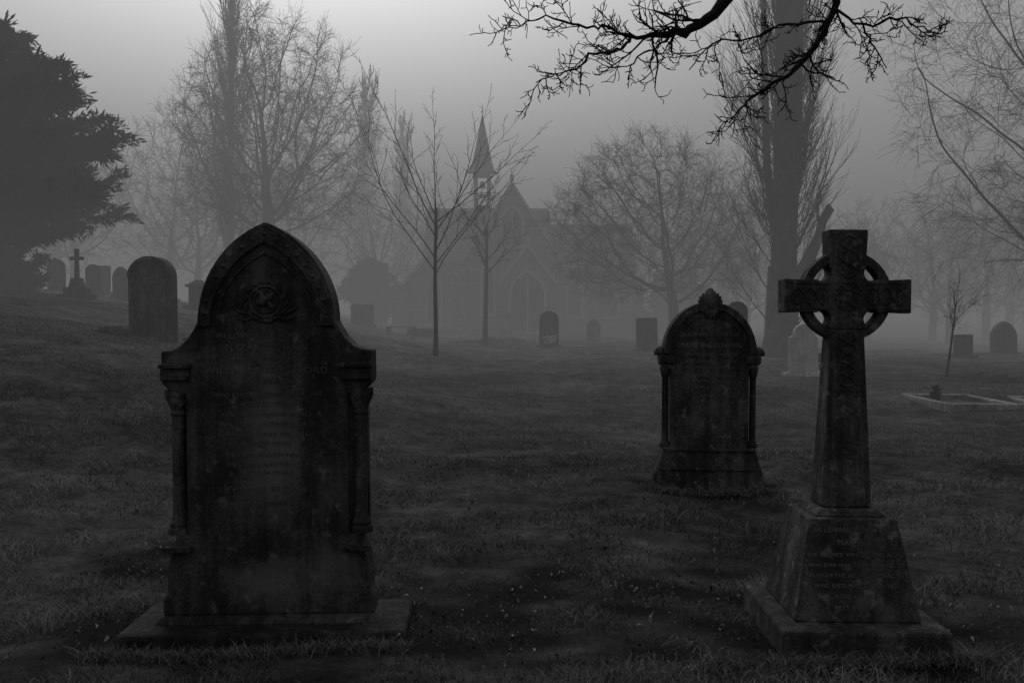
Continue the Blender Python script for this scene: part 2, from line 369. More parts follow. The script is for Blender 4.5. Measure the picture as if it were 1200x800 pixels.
# ------------------------------------------------------------ arched gravestone (middle right)
def archr(hw,zs,top,n=18,p=1.0):
    return [(-hw*math.cos(math.pi*k/n),zs+(top-zs)*math.sin(math.pi*k/n)**p) for k in range(n+1)]
a=empty('arched_gravestone',(1.70,8.65,H(1.7,8.6)-.02),(R(-1),R(.5),R(-2)))
m=MB()
L=[(-.47,-.05),(-.47,.16),(-.455,.20),(-.43,.27),(-.40,.37),(-.40,.40),(-.335,.40),(-.335,1.07),(-.40,1.09),(-.43,1.12),(-.435,1.19),(-.405,1.20)]
m.prism(L+archr(.400,1.21,1.655)+[(-x,z) for x,z in L[::-1]],-.10,.10); m.obj('headstone',M_soot2,a,.01)
m=MB(); m.band(archr(.398,1.205,1.652),archr(.345,1.205,1.59),-.125,-.09); m.band(archr(.315,1.205,1.545),archr(.30,1.205,1.53),-.113,-.09)
for s in (-1,1):
    x0,x1=sorted((s*.432,s*.30)); m.box(x0,x1,-.128,-.09,1.125,1.185)
m.box(-.43,.43,-.118,-.09,.20,.225); m.box(-.395,.395,-.12,-.09,.365,.39); m.obj('mouldings',M_soot2,a,.006)
for s in (-1,1):
    m=MB(); m.lathe([(.048,.40),(.048,.42),(.036,.44),(.028,.46),(.028,1.0),(.034,1.01),(.045,1.06),(.052,1.09)],s*.377,-.045,16); m.obj('column',M_soot,a,smooth=True)
    m=MB(); m.lathe([(.0,1.185),(.05,1.19),(.055,1.215),(.035,1.25),(.0,1.27)],s*.425,-.05,12); m.obj('shoulder_knob',M_soot2,a,smooth=True)
tt=Tubes()
for k in range(9):
    an_=R(10+k*20); tt.add([(0,-.05,1.60),(.05*math.cos(an_),-.09,1.62+.05*math.sin(an_)),(.085*math.cos(an_),-.10,1.64+.08*math.sin(an_)),(.10*math.cos(an_),-.07,1.645+.10*math.sin(an_))],[.02,.028,.024,.012],6)
for k in range(9):
    an_=R(200+k*17.5); tt.add([(0,-.10,1.62),(.05*math.cos(an_),-.125,1.61+.05*math.sin(an_)),(.085*math.cos(an_),-.12,1.60+.085*math.sin(an_))],[.015,.02,.006],6)
tt.add([(0,-.06,1.58),(0,-.11,1.62),(0,-.10,1.69),(0,-.05,1.745),(0,.0,1.755)],[.03,.05,.05,.035,.01],8)
tt.obj('carved_finial',M_soot2,a)
for s_,sz,z in [('IN LOVING MEMORY OF',.042,1.36),('MARTHA BOWEN',.062,1.26),('WIFE OF THOMAS BOWEN',.034,1.19),('WHO DIED JUNE 1ST 1891',.034,1.13),('AGED 60 YEARS',.032,1.08),('ALSO THOMAS HUSBAND',.034,1.01),('OF THE ABOVE',.03,.96),('DIED JAN 1899',.034,.91),('AT REST',.04,.83)]:
    text(s_,sz,0,-.1012,z,M_letter,a)

# ------------------------------------------------------------ other memorials
def headstone(x,y,w,ht,kind='round',mat=None,th=.13,rot=0,name='headstone',base=True,lean=0,sink=.05):
    mat=mat or M_grey
    e=empty(name,(x,y,H(x,y)-sink),(R(lean),R(lean*.5+random.uniform(-1.5,1.5)),R(rot)))
    hw=w/2; m=MB(); zb=.14 if base else 0
    if kind=='round': top=[(-hw,zb)]+archr(hw,ht-hw*.9,ht,16)+[(hw,zb)]
    elif kind=='gothic': top=[(-hw,zb)]+gothic(hw,ht-hw*1.4,ht,8)+[(hw,zb)]
    elif kind=='shoulder': top=[(-hw,zb),(-hw,ht-hw*.9),(-hw*.8,ht-hw*.85)]+archr(hw*.68,ht-hw*.7,ht,12)+[(hw*.8,ht-hw*.85),(hw,ht-hw*.9),(hw,zb)]
    elif kind=='ogee': top=[(-hw,zb),(-hw,ht*.8),(-hw*.8,ht*.82),(-hw*.5,ht*.88),(-hw*.2,ht*.97),(0,ht),(hw*.2,ht*.97),(hw*.5,ht*.88),(hw*.8,ht*.82),(hw,ht*.8),(hw,zb)]
    else: top=[(-hw,zb),(-hw,ht*.96),(-hw*.9,ht),(hw*.9,ht),(hw,ht*.96),(hw,zb)]
    m.prism(top,-th/2,th/2); m.obj('slab',mat,e,.012)
    m=MB()
    inner=[(px*.8,zb+.25+(pz-zb)*.76) for px,pz in top]
    inner=[(px,min(pz,ht-.04)) for px,pz in inner]
    m.prism(inner,-th/2-.012,-th/2+.01); m.obj('raised_panel',mat,e)
    if base:
        m=MB(); m.frustum((-hw-.12,hw+.12,-th/2-.12,th/2+.12),-.1,(-hw-.1,hw+.1,-th/2-.1,th/2+.1),.138); m.obj('base',mat,e,.012)
    return e
e=headstone(-6.30,17.5,.80,1.50,'round',M_soot2,.24,-8,base=False,name='rounded_gravestone')
m=MB(); m.band(archr(.402,1.14,1.502,16),archr(.345,1.14,1.44,16),-.155,-.11); m.obj('hood_mould',M_soot2,e,.006)
headstone(6.15,21,.62,1.15,'shoulder',M_white,.12,6)
headstone(4.62,20.5,.42,1.62,'round',M_grey,.14,-5)
headstone(4.75,35,.72,1.22,'flat',M_grey,.3)
headstone(3.6,44,.6,1.15,'gothic',M_pale,.2)
headstone(1.42,38,.74,1.42,'round',M_soot2,.16)
headstone(-.4,56,.95,1.75,'ogee',M_pale,.2)
headstone(-7.5,50,1.1,1.15,'flat',M_grey,.3)
headstone(-8.6,46,.6,.9,'round',M_grey,.2,10)
headstone(13.6,30,.55,.75,'flat',M_grey,.15,5)
headstone(16.8,34,.8,1.2,'gothic',M_grey,.3,-5)
headstone(18.2,33,.6,.8,'round',M_grey,.2,5)
headstone(-16.9,37,.62,1.25,'round',M_grey,.18,4)
headstone(-16.9,41,.7,1.2,'flat',M_grey,.25,-6)
headstone(-15.6,37.2,.55,1.15,'round',M_grey,.2,8)
headstone(-14.3,36.5,.6,1.2,'gothic',M_grey,.18,-4)
headstone(-13.6,35.5,.55,1.15,'ogee',M_grey,.18,3)
headstone(-12.9,37.5,.5,1.0,'round',M_grey,.18,3)
headstone(-19.2,40,.6,1.1,'shoulder',M_grey,.18,3)
headstone(-11.5,37,.5,.8,'round',M_grey,.15,3)
headstone(-9.0,58,.8,1.2,'gothic',M_grey,.2)
x,y=-12.0,27.5; e=empty('stone_cross_monument',(x,y,H(x,y)),(0,0,R(5)))
m=MB(); m.box(-.40,.40,-.40,.40,-.1,.16); m.box(-.29,.29,-.29,.29,.163,.34); m.frustum((-.18,.18,-.18,.18),.343,(-.13,.13,-.13,.13),.60); m.obj('stepped_base',M_grey,e,.01)
m=MB(); q2=[(.06,.603),(.045,1.10),(.18,1.09),(.18,1.19),(.048,1.18),(.058,1.40)]; m.prism(q2+[(-px,pz) for px,pz in q2[::-1]],-.055,.055); m.obj('cross',M_grey,e,.008)
x,y=-9.9,31.5; e=empty('pedestal_tomb',(x,y,H(x,y)-.05),(0,0,R(8)))
m=MB(); m.box(-.42,.42,-.42,.42,-.1,.2); m.box(-.27,.27,-.27,.27,.203,.78); m.obj('pedestal',M_grey,e,.012)
m=MB(); m.box(-.36,.36,-.36,.36,.783,.86); m.frustum((-.30,.30,-.30,.30),.863,(-.1,.1,-.1,.1),1.0); m.obj('cap',M_grey,e,.012)
for x,y,w,d_ in ((-6.6,16.4,.55,.5),(-5.9,18.6,.4,.7),(-1.9,43,1.6,1.2)):
    e=empty('ledger_stone',(x,y,H(x,y)),(R(2),R(-3),R(12))); m=MB(); m.frustum((-w/2-.05,w/2+.05,-d_/2,d_/2),-.1,(-w/2,w/2,-d_/2+.04,d_/2-.04),.09); m.obj('slab',M_grey,e,.015)
    m=MB(); m.frustum((-w/2+.08,w/2-.08,-d_/2+.1,d_/2-.1),.093,(-w/2+.12,w/2-.12,-d_/2+.14,d_/2-.14),.13); m.obj('coping',M_grey,e,.01)
def kerb(x,y,w,d_,rot,mat,hh=.16,flowers=True,fill=None):
    e=empty('kerbed_grave',(x,y,H(x,y)-.01),(R(1.5),R(1),R(rot)))
    m=MB(); t=.12
    m.box(-w/2,w/2,-d_/2,-d_/2+t,-.15,hh); m.box(-w/2,w/2,d_/2-t,d_/2,-.15,hh)
    m.box(-w/2,-w/2+t,-d_/2+t+.002,d_/2-t-.002,-.15,hh-.01); m.box(w/2-t,w/2,-d_/2+t+.002,d_/2-t-.002,-.15,hh-.01); m.obj('kerb',mat,e,.012)
    m=MB(); m.box(-w/2+t+.002,w/2-t-.002,-d_/2+t+.002,d_/2-t-.002,-.1,hh-.06); m.obj('cover_slab',fill or mat,e)
    if flowers:
        m=MB(); m.lathe([(.06,hh-.06),(.08,hh+.02),(.09,hh+.07),(.08,hh+.08)],-w/2+.35,.3,12); m.obj('vase',M_grey,e)
        fl=Tubes()
        for k in range(20):
            aa=random.uniform(0,6.28); rr=random.uniform(.02,.10); zz=hh+random.uniform(.09,.18)
            px,py=-w/2+.35+rr*math.cos(aa),.3+rr*math.sin(aa)
            fl.add([(px,py,zz-.015),(px,py,zz),(px,py,zz+.012)],[.008,.024,.006],7)
            fl.add([(-w/2+.35,.3,hh+.05),(px*.6+(-w/2+.35)*.4,py*.6+.12,zz-.04),(px,py,zz-.012)],[.004,.004,.003],3)
        fl.obj('flowers',M_stem,e)
kerb(6.95,15.4,1.2,1.5,6,M_pale,.10,True,M_grey)
kerb(8.4,15.0,1.2,1.5,-4,M_pale,.08,False,M_grey)
kerb(7.2,22.6,.9,1.6,4,M_grey,.12)
kerb(-.35,41,1.7,1.6,0,M_pale,.4,False)
kerb(-4.3,47,1.2,1.4,0,M_grey,.4,False)
x,y=1.42,37.6; fl=Tubes(); st=Tubes()
e=empty('white_flower_bunch',(x,y,H(x,y)))
for k in range(80):
    aa=random.uniform(0,6.28); rr=random.uniform(0,.24); zz=random.uniform(.14,.42); px,py=rr*math.cos(aa),rr*math.sin(aa)*.5
    fl.add([(px,py,zz-.02),(px,py,zz),(px,py,zz+.016)],[.01,.06,.006],7); st.add([(0,0,0),(px*.6,py*.6,zz*.6),(px,py,zz-.02)],[.005,.004,.003],3)
fl.obj('petals',M_petal,e); st.obj('stems',M_stem,e)
x,y=-4.9,44; e=empty('park_bench',(x,y,H(x,y)),(0,0,R(170)))
m=MB()
for k in range(4): m.box(-.65,.65,-.2+k*.115,-.2+k*.115+.09,.42,.46)
m.obj('seat',M_wood,e,.005)
m=MB()
for s in (-.6,.53):
    m.box(s,s+.07,-.2,-.13,-.05,.418); m.box(s,s+.07,.202,.26,-.05,.418); m.box(s,s+.07,-.128,.20,.33,.40)
m.obj('legs',M_wood,e,.005)

# ------------------------------------------------------------ church
def church():
    bx,by=0,68
    e=empty('stone_church',(bx,by,0))
    w=MB(); r=MB(); tr=MB(); gl=MB()
    zb=-.6
    def hall(x0,x1,y0,y1,ez,rz,gable=True):
        yc=(y0+y1)/2
        w.prismx([(y0,zb),(y1,zb),(y1,ez),(yc,rz-.15),(y0,ez)],x0,x1)
        o=.35
        for sg,ya in ((-1,y0),(1,y1)):
            dy=ya-yc; sl=(rz-ez)/abs(dy)
            ye=ya+sg*o; ze=ez-sl*o
            r.prismx([(yc,rz),(ye,ze),(ye,ze+.16),(yc,rz+.18)] ,x0-.15,x1+.15)
        tr.prismx([(yc-.12,rz+.13),(yc+.12,rz+.13),(yc+.08,rz+.34),(yc-.08,rz+.34)],x0-.1,x1+.1)
    def gabl(x0,x1,y0,y1,ez,rz):
        xc=(x0+x1)/2; w.prism([(x0,zb),(x1,zb),(x1,ez),(xc,rz-.15),(x0,ez)],y0,y1)
        for sg,xa in ((-1,x0),(1,x1)):
            sl=(rz-ez)/abs(xa-xc); o=.3; xe=xa+sg*o; ze=ez-sl*o
            r.prism([(xc,rz),(xe,ze),(xe,ze+.16),(xc,rz+.18)],y0+.12,y1)
            tr.prism([(xc,rz+.02),(xe,ze+.02),(xe,ze+.30),(xc,rz+.34)],y0-.18,y0+.11)
        tr.box(xc-.12,xc+.12,y0-.16,y0+.08,rz+.3,rz+.7)
    hall(-6.0,2.6,0,9,5.0,8.7)
    hall(2.62,8.5,.8,7.6,4.5,7.5)
    gabl(-2.95,2.95,-1.6,4.4,5.3,9.9)
    gabl(-.5,2.5,-4.2,-1.61,3.6,5.6)
    gabl(-6.9,-3.6,-1.0,3.9,3.7,5.6)
    for x_,y_,hh in ((-7.2,-1.0,3.0),(-3.55,-1.65,3.8),(2.97,-1.65,3.8),(5.6,.3,3.6),(8.52,.3,3.4),(8.52,6.6,3.4),(-6.4,4.6,3.8)):
        w.prismx([(y_,zb),(y_+.9,zb),(y_+.9,hh+.6),(y_+.5,hh+.5),(y_+.3,hh-.3),(y_+.2,hh-.6),(y_+.1,hh-1.4),(y_,hh-1.5)],x_,x_+.5)
    w.prism([(8.55,zb),(9.7,zb),(9.7,1.4),(8.55,2.6)],2.0,3.0)
    w.prism([(-7.2,zb),(-8.3,zb),(-8.3,2.6),(-6.95,3.6)],.5,3.0)
    def lancet(xc,z0,z1,hw,yf):
        g_=[(-hw,z0)]+gothic(hw,z1-hw*1.5,z1,8)+[(hw,z0)]
        gl.prism([(xc+a_,b_) for a_,b_ in g_],yf-.02,yf+.05)
        o_=gothic(hw+.16,z1-hw*1.5,z1+.2,8); i_=gothic(hw+.01,z1-hw*1.5,z1+.01,8)
        o_=[(-hw-.16,z0-.1)]+o_+[(hw+.16,z0-.1)]; i_=[(-hw-.01,z0-.1)]+i_+[(hw+.01,z0-.1)]
        tr.band([(xc+a_,b_) for a_,b_ in o_],[(xc+a_,b_) for a_,b_ in i_],yf-.14,yf+.04)
        tr.box(xc-hw-.2,xc+hw+.2,yf-.2,yf+.03,z0-.28,z0-.102)
        if hw>.45: tr.box(xc-.05,xc+.05,yf-.06,yf-.021,z0-.1,z1-.15)
    lancet(-5.25,.8,3.8,.42,-1.0)
    lancet(-1.6,1.5,4.6,.36,-1.6)
    lancet(0,6.0,8.4,.65,-1.6)
    lancet(6.5,1.3,3.8,.75,.8); lancet(4.3,1.3,3.6,.45,.8)
    lancet(1.0,.3,4.0,1.05,-4.2)
    w.obj('walls',M_cwall,e); r.obj('roof',M_slate,e)
    t=MB(); cx,cy=-2.15,4.5
    t.frustum((cx-.8,cx+.8,cy-.8,cy+.8),7.6,(cx-.62,cx+.62,cy-.62,cy+.62),9.2); t.obj('turret_base',M_slate,e)
    t=MB()
    for sx in (-1,1):
        for sy in (-1,1):
            t.box(cx+sx*.47-.13,cx+sx*.47+.13,cy+sy*.47-.13,cy+sy*.47+.13,9.203,11.3)
    t.box(cx-.6,cx+.6,cy-.6,cy+.6,11.303,11.6); t.box(cx-.55,cx+.55,cy-.55,cy+.55,9.9,10.0) ; t.obj('belfry',M_wood,e)
    t=MB(); t.lathe([(.04,11.0),(.15,10.95),(.2,10.7),(.3,10.5)],cx,cy,12); t.obj('bell',M_wood,e)
    t=MB(); t.lathe([(1.05,11.6),(.86,11.85),(.70,12.4),(.03,15.8)],cx,cy,8); t.obj('spire',M_slate,e)
    t=MB(); t.lathe([(.03,15.5),(.02,16.5)],cx,cy,6); t.lathe([(.0,15.9),(.1,16.0),(.0,16.1)],cx,cy,8); t.obj('finial',M_wood,e)
    tr.obj('stone_trim',M_wall,e); gl.obj('windows',M_glass,e)
    e.location.z=.25
church()

# ------------------------------------------------------------ trees
def rv(): return Vector((random.gauss(0,1),random.gauss(0,1),random.gauss(0,1)))
def vl(*a): return [Vector(p) for p in a]
def grow(T,p,d,L,r,l,P):
    n=P['seg'][l]; pts=[p.copy()]; rads=[r]; dirs=[d.copy()]; re=max(r*P['tap'][l],P['rmin'])
    for i in range(n):
        d=(d+rv()*P['wob'][l]+Vector((0,0,P['up'][l]))).normalized()
        p=p+d*(L/n); pts.append(p.copy()); dirs.append(d.copy()); rads.append(r+(re-r)*(i+1)/n)
    if l==0 and r>.03: rads[0]*=1.35
    T.add(pts,rads,P['sides'][l])
    if l+1>=len(P['seg']): return
    k=P['kids'][l]; lo=P['lo'][l]; az=random.uniform(0,6.28)
    for j in range(k):
        t=min(.999,lo+(1-lo)*(j+random.random())/k); f=t*n; i=min(n-1,int(f)); q_=pts[i].lerp(pts[i+1],f-i); dd=dirs[i+1]; rr=rads[i]+(rads[i+1]-rads[i])*(f-i)
        if j==k-1: q_=pts[-1]; dd=dirs[-1]; rr=rads[-1]; 
        az+=2.4+random.uniform(-.4,.4)
        b=dd.orthogonal().normalized(); b.rotate(Matrix.Rotation(az,3,dd))
        an=R(random.gauss(P['ang'][l],P['ang'][l]*.25)); 
        if j==k-1: an*=.35
        nd=(dd*math.cos(an)+b*math.sin(an)).normalized()
        cl=L*P['rat'][l]*(1-P['fall'][l]*(t-lo)/(1-lo+1e-6))*random.uniform(.7,1.25)
        grow(T,q_,nd,cl,max(P['rmin'],min(rr*.85,r*P['rr'][l])*random.uniform(.7,1)),l+1,P)
def tree(name,x,y,P,L,r,d=(0,0,1),mat=None,parent=None):
    T=Tubes(); grow(T,Vector((x,y,H(x,y)-.15)),Vector(d).normalized(),L,r,0,P); return T.obj(name,mat or M_bark)

def colonise(T,trunk,crown,natt,di,dk,step,rtip,rtrunk,twigL=.6,twigs=3,trop=(0,0,.0),twP=None,expo=2.2,seed=1,maxit=160):
    """space-colonisation crown: limbs compete for the attraction points that fill the crown"""
    g_=np.random.default_rng(seed)
    A=crown(g_,natt); nodes=[np.array(p,float) for p in trunk]; par=[-1]+list(range(len(trunk)-1))
    near=np.full(len(A),1e9); ni=np.zeros(len(A),int); first=0
    trop=np.array(trop)
    for it in range(maxit):
        P=np.array(nodes[first:])
        d=np.linalg.norm(A[:,None,:]-P[None,:,:],axis=2); k=d.argmin(axis=1); dm=d[np.arange(len(A)),k]
        u=dm<near; near[u]=dm[u]; ni[u]=k[u]+first; first=len(nodes)
        keep=near>dk; A=A[keep]; near=near[keep]; ni=ni[keep]
        if len(A)==0: break
        act=near<(di if it>6 else 1e9)
        if not act.any(): break
        acc={}
        for a_,n_ in zip(A[act],ni[act]):
            v=a_-nodes[n_]; v=v/(np.linalg.norm(v)+1e-9)
            if n_ in acc: acc[n_]+=v
            else: acc[n_]=v.copy()
        add=0
        for n_,v in acc.items():
            v=v/(np.linalg.norm(v)+1e-9)+g_.normal(0,.16,3)+trop; v/=np.linalg.norm(v)+1e-9
            nodes.append(nodes[n_]+v*step); par.append(n_); add+=1
        if not add or len(nodes)>9000: break
    n=len(nodes); ch=[[] for _ in range(n)]
    for i_,p_ in enumerate(par):
        if p_>=0: ch[p_].append(i_)
    rad=np.zeros(n)
    for i_ in range(n-1,-1,-1):
        rad[i_]=rtip if not ch[i_] else (sum(rad[c_]**expo for c_ in ch[i_]))**(1/expo)
    sc=np.log(rtrunk/rtip)/np.log(rad[0]/rtip); rad=rtip*(rad/rtip)**sc
    stack=[(0,None)]
    while stack:
        s_,pre=stack.pop(); chain=[] if pre is None else [pre]; cur=s_; 
        while True:
            chain.append(cur)
            if not ch[cur]: break
            o=sorted(ch[cur],key=lambda q_:-rad[q_])
            for q_ in o[1:]: stack.append((q_,cur))
            cur=o[0]
        pts=[Vector(nodes[q_]) for q_ in chain]; rr=[rad[q_] for q_ in chain]
        if pre is not None: rr[0]=min(rr[0],rr[1]*1.25)
        for _ in range(2):
            pts=[pts[0]]+[(pts[i_-1]+pts[i_]*2+pts[i_+1])/4 for i_ in range(1,len(pts)-1)]+[pts[-1]] if len(pts)>2 else pts
        big=rr[0]>rtrunk*.3
        if len(pts)>1: T.add(pts,rr,9 if big else (5 if rr[0]>rtip*3 else 4))
    P_=twP or dict(seg=[3,2],sides=[3,3],kids=[4],lo=[.15],ang=[42],rat=[.55],fall=[.3],rr=[.8],tap=[.6,.7],wob=[.2,.2],up=[.03,0],rmin=rtip*.55)
    for i_ in range(1,n):
        if rad[i_]<rtip*2.6:
            d_=Vector(nodes[i_]-nodes[par[i_]]).normalized()
            for k_ in range(twigs if not ch[i_] else max(1,twigs-3)):
                b=d_.orthogonal().normalized(); b.rotate(Matrix.Rotation(random.uniform(0,6.28),3,d_)); an_=R(random.uniform(10,60))
                grow(T,Vector(nodes[i_]),(d_*math.cos(an_)+b*math.sin(an_)).normalized(),twigL*random.uniform(.6,1.2),rtip*.8,0,P_)
def ellip(cx,cy,cz,rx,ry,rz,pw=.45,zmin=-9,flat=0):
    def f(g_,n):
        v=g_.normal(0,1,(n,3)); v/=np.linalg.norm(v,axis=1,keepdims=True); r=g_.random(n)**pw
        az=np.arctan2(v[:,1],v[:,0]); lob=1+.10*np.sin(3*az+1)+.08*np.sin(5*az+v[:,2]*4)+.06*np.sin(v[:,2]*9)
        p=v*(r*lob)[:,None]*np.array([rx,ry,rz])+np.array([cx,cy,cz]); return p[p[:,2]>zmin]
    return f
def trunkpts(x,y,z,hh,n,wob=.05,lean=(0,0)):
    p=[]
    for k in range(n+1): t=k/n; p.append((x+lean[0]*t+random.gauss(0,wob)*(k>0),y+lean[1]*t+random.gauss(0,wob)*(k>0),z+hh*t))
    return p
ox,oy=-13.4,55; oz=H(ox,oy)-.2
T=Tubes(); colonise(T,trunkpts(ox,oy,oz,5.0,8),ellip(ox,oy,oz+9.5,5.2,4.6,6.6,.45,oz+4.5),3300,4.5,.62,.34,.013,.42,.95,5,(0,0,.08),seed=3); T.obj('oak_tree',M_bark)
ox,oy=7.3,45; oz=H(ox,oy)-.2
T=Tubes(); colonise(T,trunkpts(ox,oy,oz,2.4,7,.03),ellip(ox-.9,oy,oz+5.4,5.0,4.4,4.1,.4,oz+2.2),2500,4.0,.52,.27,.009,.24,.7,5,(0,0,.0),seed=5); T.obj('spreading_cherry_tree',M_bark)
ox,oy=16.9,28; oz=H(ox,oy)-.2
T=Tubes(); colonise(T,trunkpts(ox,oy,oz,3.2,8),ellip(ox-.3,oy,oz+7.6,5.6,4.8,6.6,.45,oz+1.8),2300,4.0,.62,.33,.0065,.40,.95,4,(0,0,-.02),seed=8,
   twP=dict(seg=[4,3],sides=[3,3],kids=[5],lo=[.15],ang=[38],rat=[.55],fall=[.3],rr=[.8],tap=[.6,.7],wob=[.14,.16],up=[-.10,-.05],rmin=.0038)); T.obj('ash_tree',M_bark)

POP=dict(seg=[10,6,4,3],sides=[8,4,3,3],kids=[85,8,5],lo=[.08,.1,.1],ang=[24,17,22],rat=[.16,.55,.5],fall=[.35,.3,.3],
   rr=[.20,.5,.6],tap=[.25,.25,.4,.6],wob=[.012,.07,.1,.12],up=[.02,.20,.14,.08],rmin=.010)
tree('poplar_tree',-17.6,62,POP,27,.30)
POP2=dict(POP); POP2.update(kids=[90,10,6],rmin=.0047,rat=[.18,.5,.5],rr=[.12,.45,.6],ang=[25,18,24],up=[.02,.16,.12,.08],lo=[.12,.08,.1],tap=[.35,.25,.4,.6])
T=Tubes(); px_,py_=8.15,30; z0=H(px_,py_)-.2
grow(T,Vector((px_,py_,z0)),Vector((-.01,0,1)),21,.44,0,POP2)
T.add(vl((px_,py_,z0-.1),(px_,py_,z0+.35),(px_-.02,py_,z0+1.0),(px_-.03,py_,z0+3)),[.92,.66,.52,.42],14)
T.add(vl((px_+.15,py_-.1,z0+1.9),(px_+.50,py_-.2,z0+2.7),(px_+.80,py_-.2,z0+3.4),(px_+1.02,py_-.2,z0+3.9),(px_+1.12,py_-.2,z0+4.3),(px_+1.34,py_-.15,z0+4.7),(px_+1.30,py_-.1,z0+4.85)),[.34,.25,.18,.15,.12,.14,.04],9)
T.add(vl((px_+1.08,py_-.2,z0+4.1),(px_+1.0,py_-.1,z0+4.5),(px_+1.02,py_,z0+5.2)),[.07,.04,.02],6)
T.add(vl((px_+.2,py_,z0+4.),(px_+.38,py_,z0+7),(px_+.42,py_,z0+11),(px_+.35,py_,z0+15)),[.22,.18,.13,.06],8)
T.add(vl((px_-.1,py_,z0+3),(px_-.50,py_,z0+6),(px_-.62,py_,z0+10),(px_-.6,py_,z0+14)),[.18,.12,.09,.04],8)
for k in range(75):
    zz=random.uniform(1.0,9); aa=random.uniform(0,6.28)
    grow(T,Vector((px_+.4*math.cos(aa),py_+.4*math.sin(aa),z0+zz)),Vector((math.cos(aa)*.95-.15,math.sin(aa)*.75,1)).normalized(),random.uniform(1.2,3.0),.020,0,
      dict(seg=[6,4,3],sides=[4,3,3],kids=[10,5],lo=[.1,.1],ang=[22,24],rat=[.45,.5],fall=[.3,.3],rr=[.5,.7],tap=[.3,.5,.6],wob=[.07,.1,.12],up=[.12,.12,.05],rmin=.0045))
T.obj('poplar_tree',M_barkp)
YT=dict(seg=[6,8,5,3],sides=[8,5,4,3],kids=[12,9,4],lo=[.55,.18,.2],ang=[42,28,35],rat=[1.0,.27,.35],fall=[.15,.4,.3],
   rr=[.34,.45,.6],tap=[.5,.2,.3,.5],wob=[.02,.065,.1,.12],up=[.02,.02,.02,0],rmin=.0042)
random.seed(14)
tree('young_tree',-1.85,24,YT,3.7,.06)
YT2=dict(YT); YT2.update(lo=[.6,.15,.2],ang=[40,30,35],kids=[9,8,5],rmin=.006,rat=[.42,.34,.4])
tree('young_tree',-1.1,40,YT2,4.9,.11)
YT3=dict(YT); YT3.update(kids=[7,5,3],rmin=.004,rat=[.4,.35,.4])
tree('sapling',8.5,19.5,YT3,1.6,.03,(.12,0,1))
random.seed(21)
temps=[]
for sd in (31,32):
    T=Tubes(); colonise(T,trunkpts(0,0,0,3.5,6,.08),ellip(0,0,8.0,4.6,4.6,6.0),900,5,.95,.5,.022,.34,1.1,4,(0,0,.08),seed=sd); temps.append(T.arrays())
T=Tubes(); DP=dict(POP); DP.update(kids=[55,7,5],rmin=.02); grow(T,Vector((0,0,0)),Vector((0,0,1)),14,.2,0,DP); temps.append(T.arrays())
VV=[];FF=[];off=0
for x,y,s,k in [(-36,82,1.0,0),(-30,88,1.2,1),(-24,76,.8,1),(-19,86,1.0,0),(-11.5,84,.85,0),(-7.5,92,.8,1),(-20,135,2.2,2),(-16.5,150,2.1,2),(-6,112,.8,1),(21,62,.62,0),(25,70,.75,1),(29,66,.7,0),(33,78,.9,1),(40,84,1.0,0),(18,84,.75,1),(13,98,.8,0),(4,104,.8,1),(-42,92,1.2,0),(48,96,1.2,1),(36,66,.8,0),(23,90,.9,0),(-28,108,1.1,1),(17,72,.65,0),(15,78,.7,1)]:
    V,F=temps[k]; a_=random.uniform(0,6.28); ca,sa=math.cos(a_),math.sin(a_)
    W=np.stack([V[:,0]*ca-V[:,1]*sa,V[:,0]*sa+V[:,1]*ca,V[:,2]*random.uniform(.9,1.1)],-1)*s+np.array([x,y,H(x,y)-.2])
    VV.append(W);FF.append(F+off);off+=len(V)
np_mesh('distant_trees',np.concatenate(VV),np.concatenate(FF),M_bark,smooth=True)

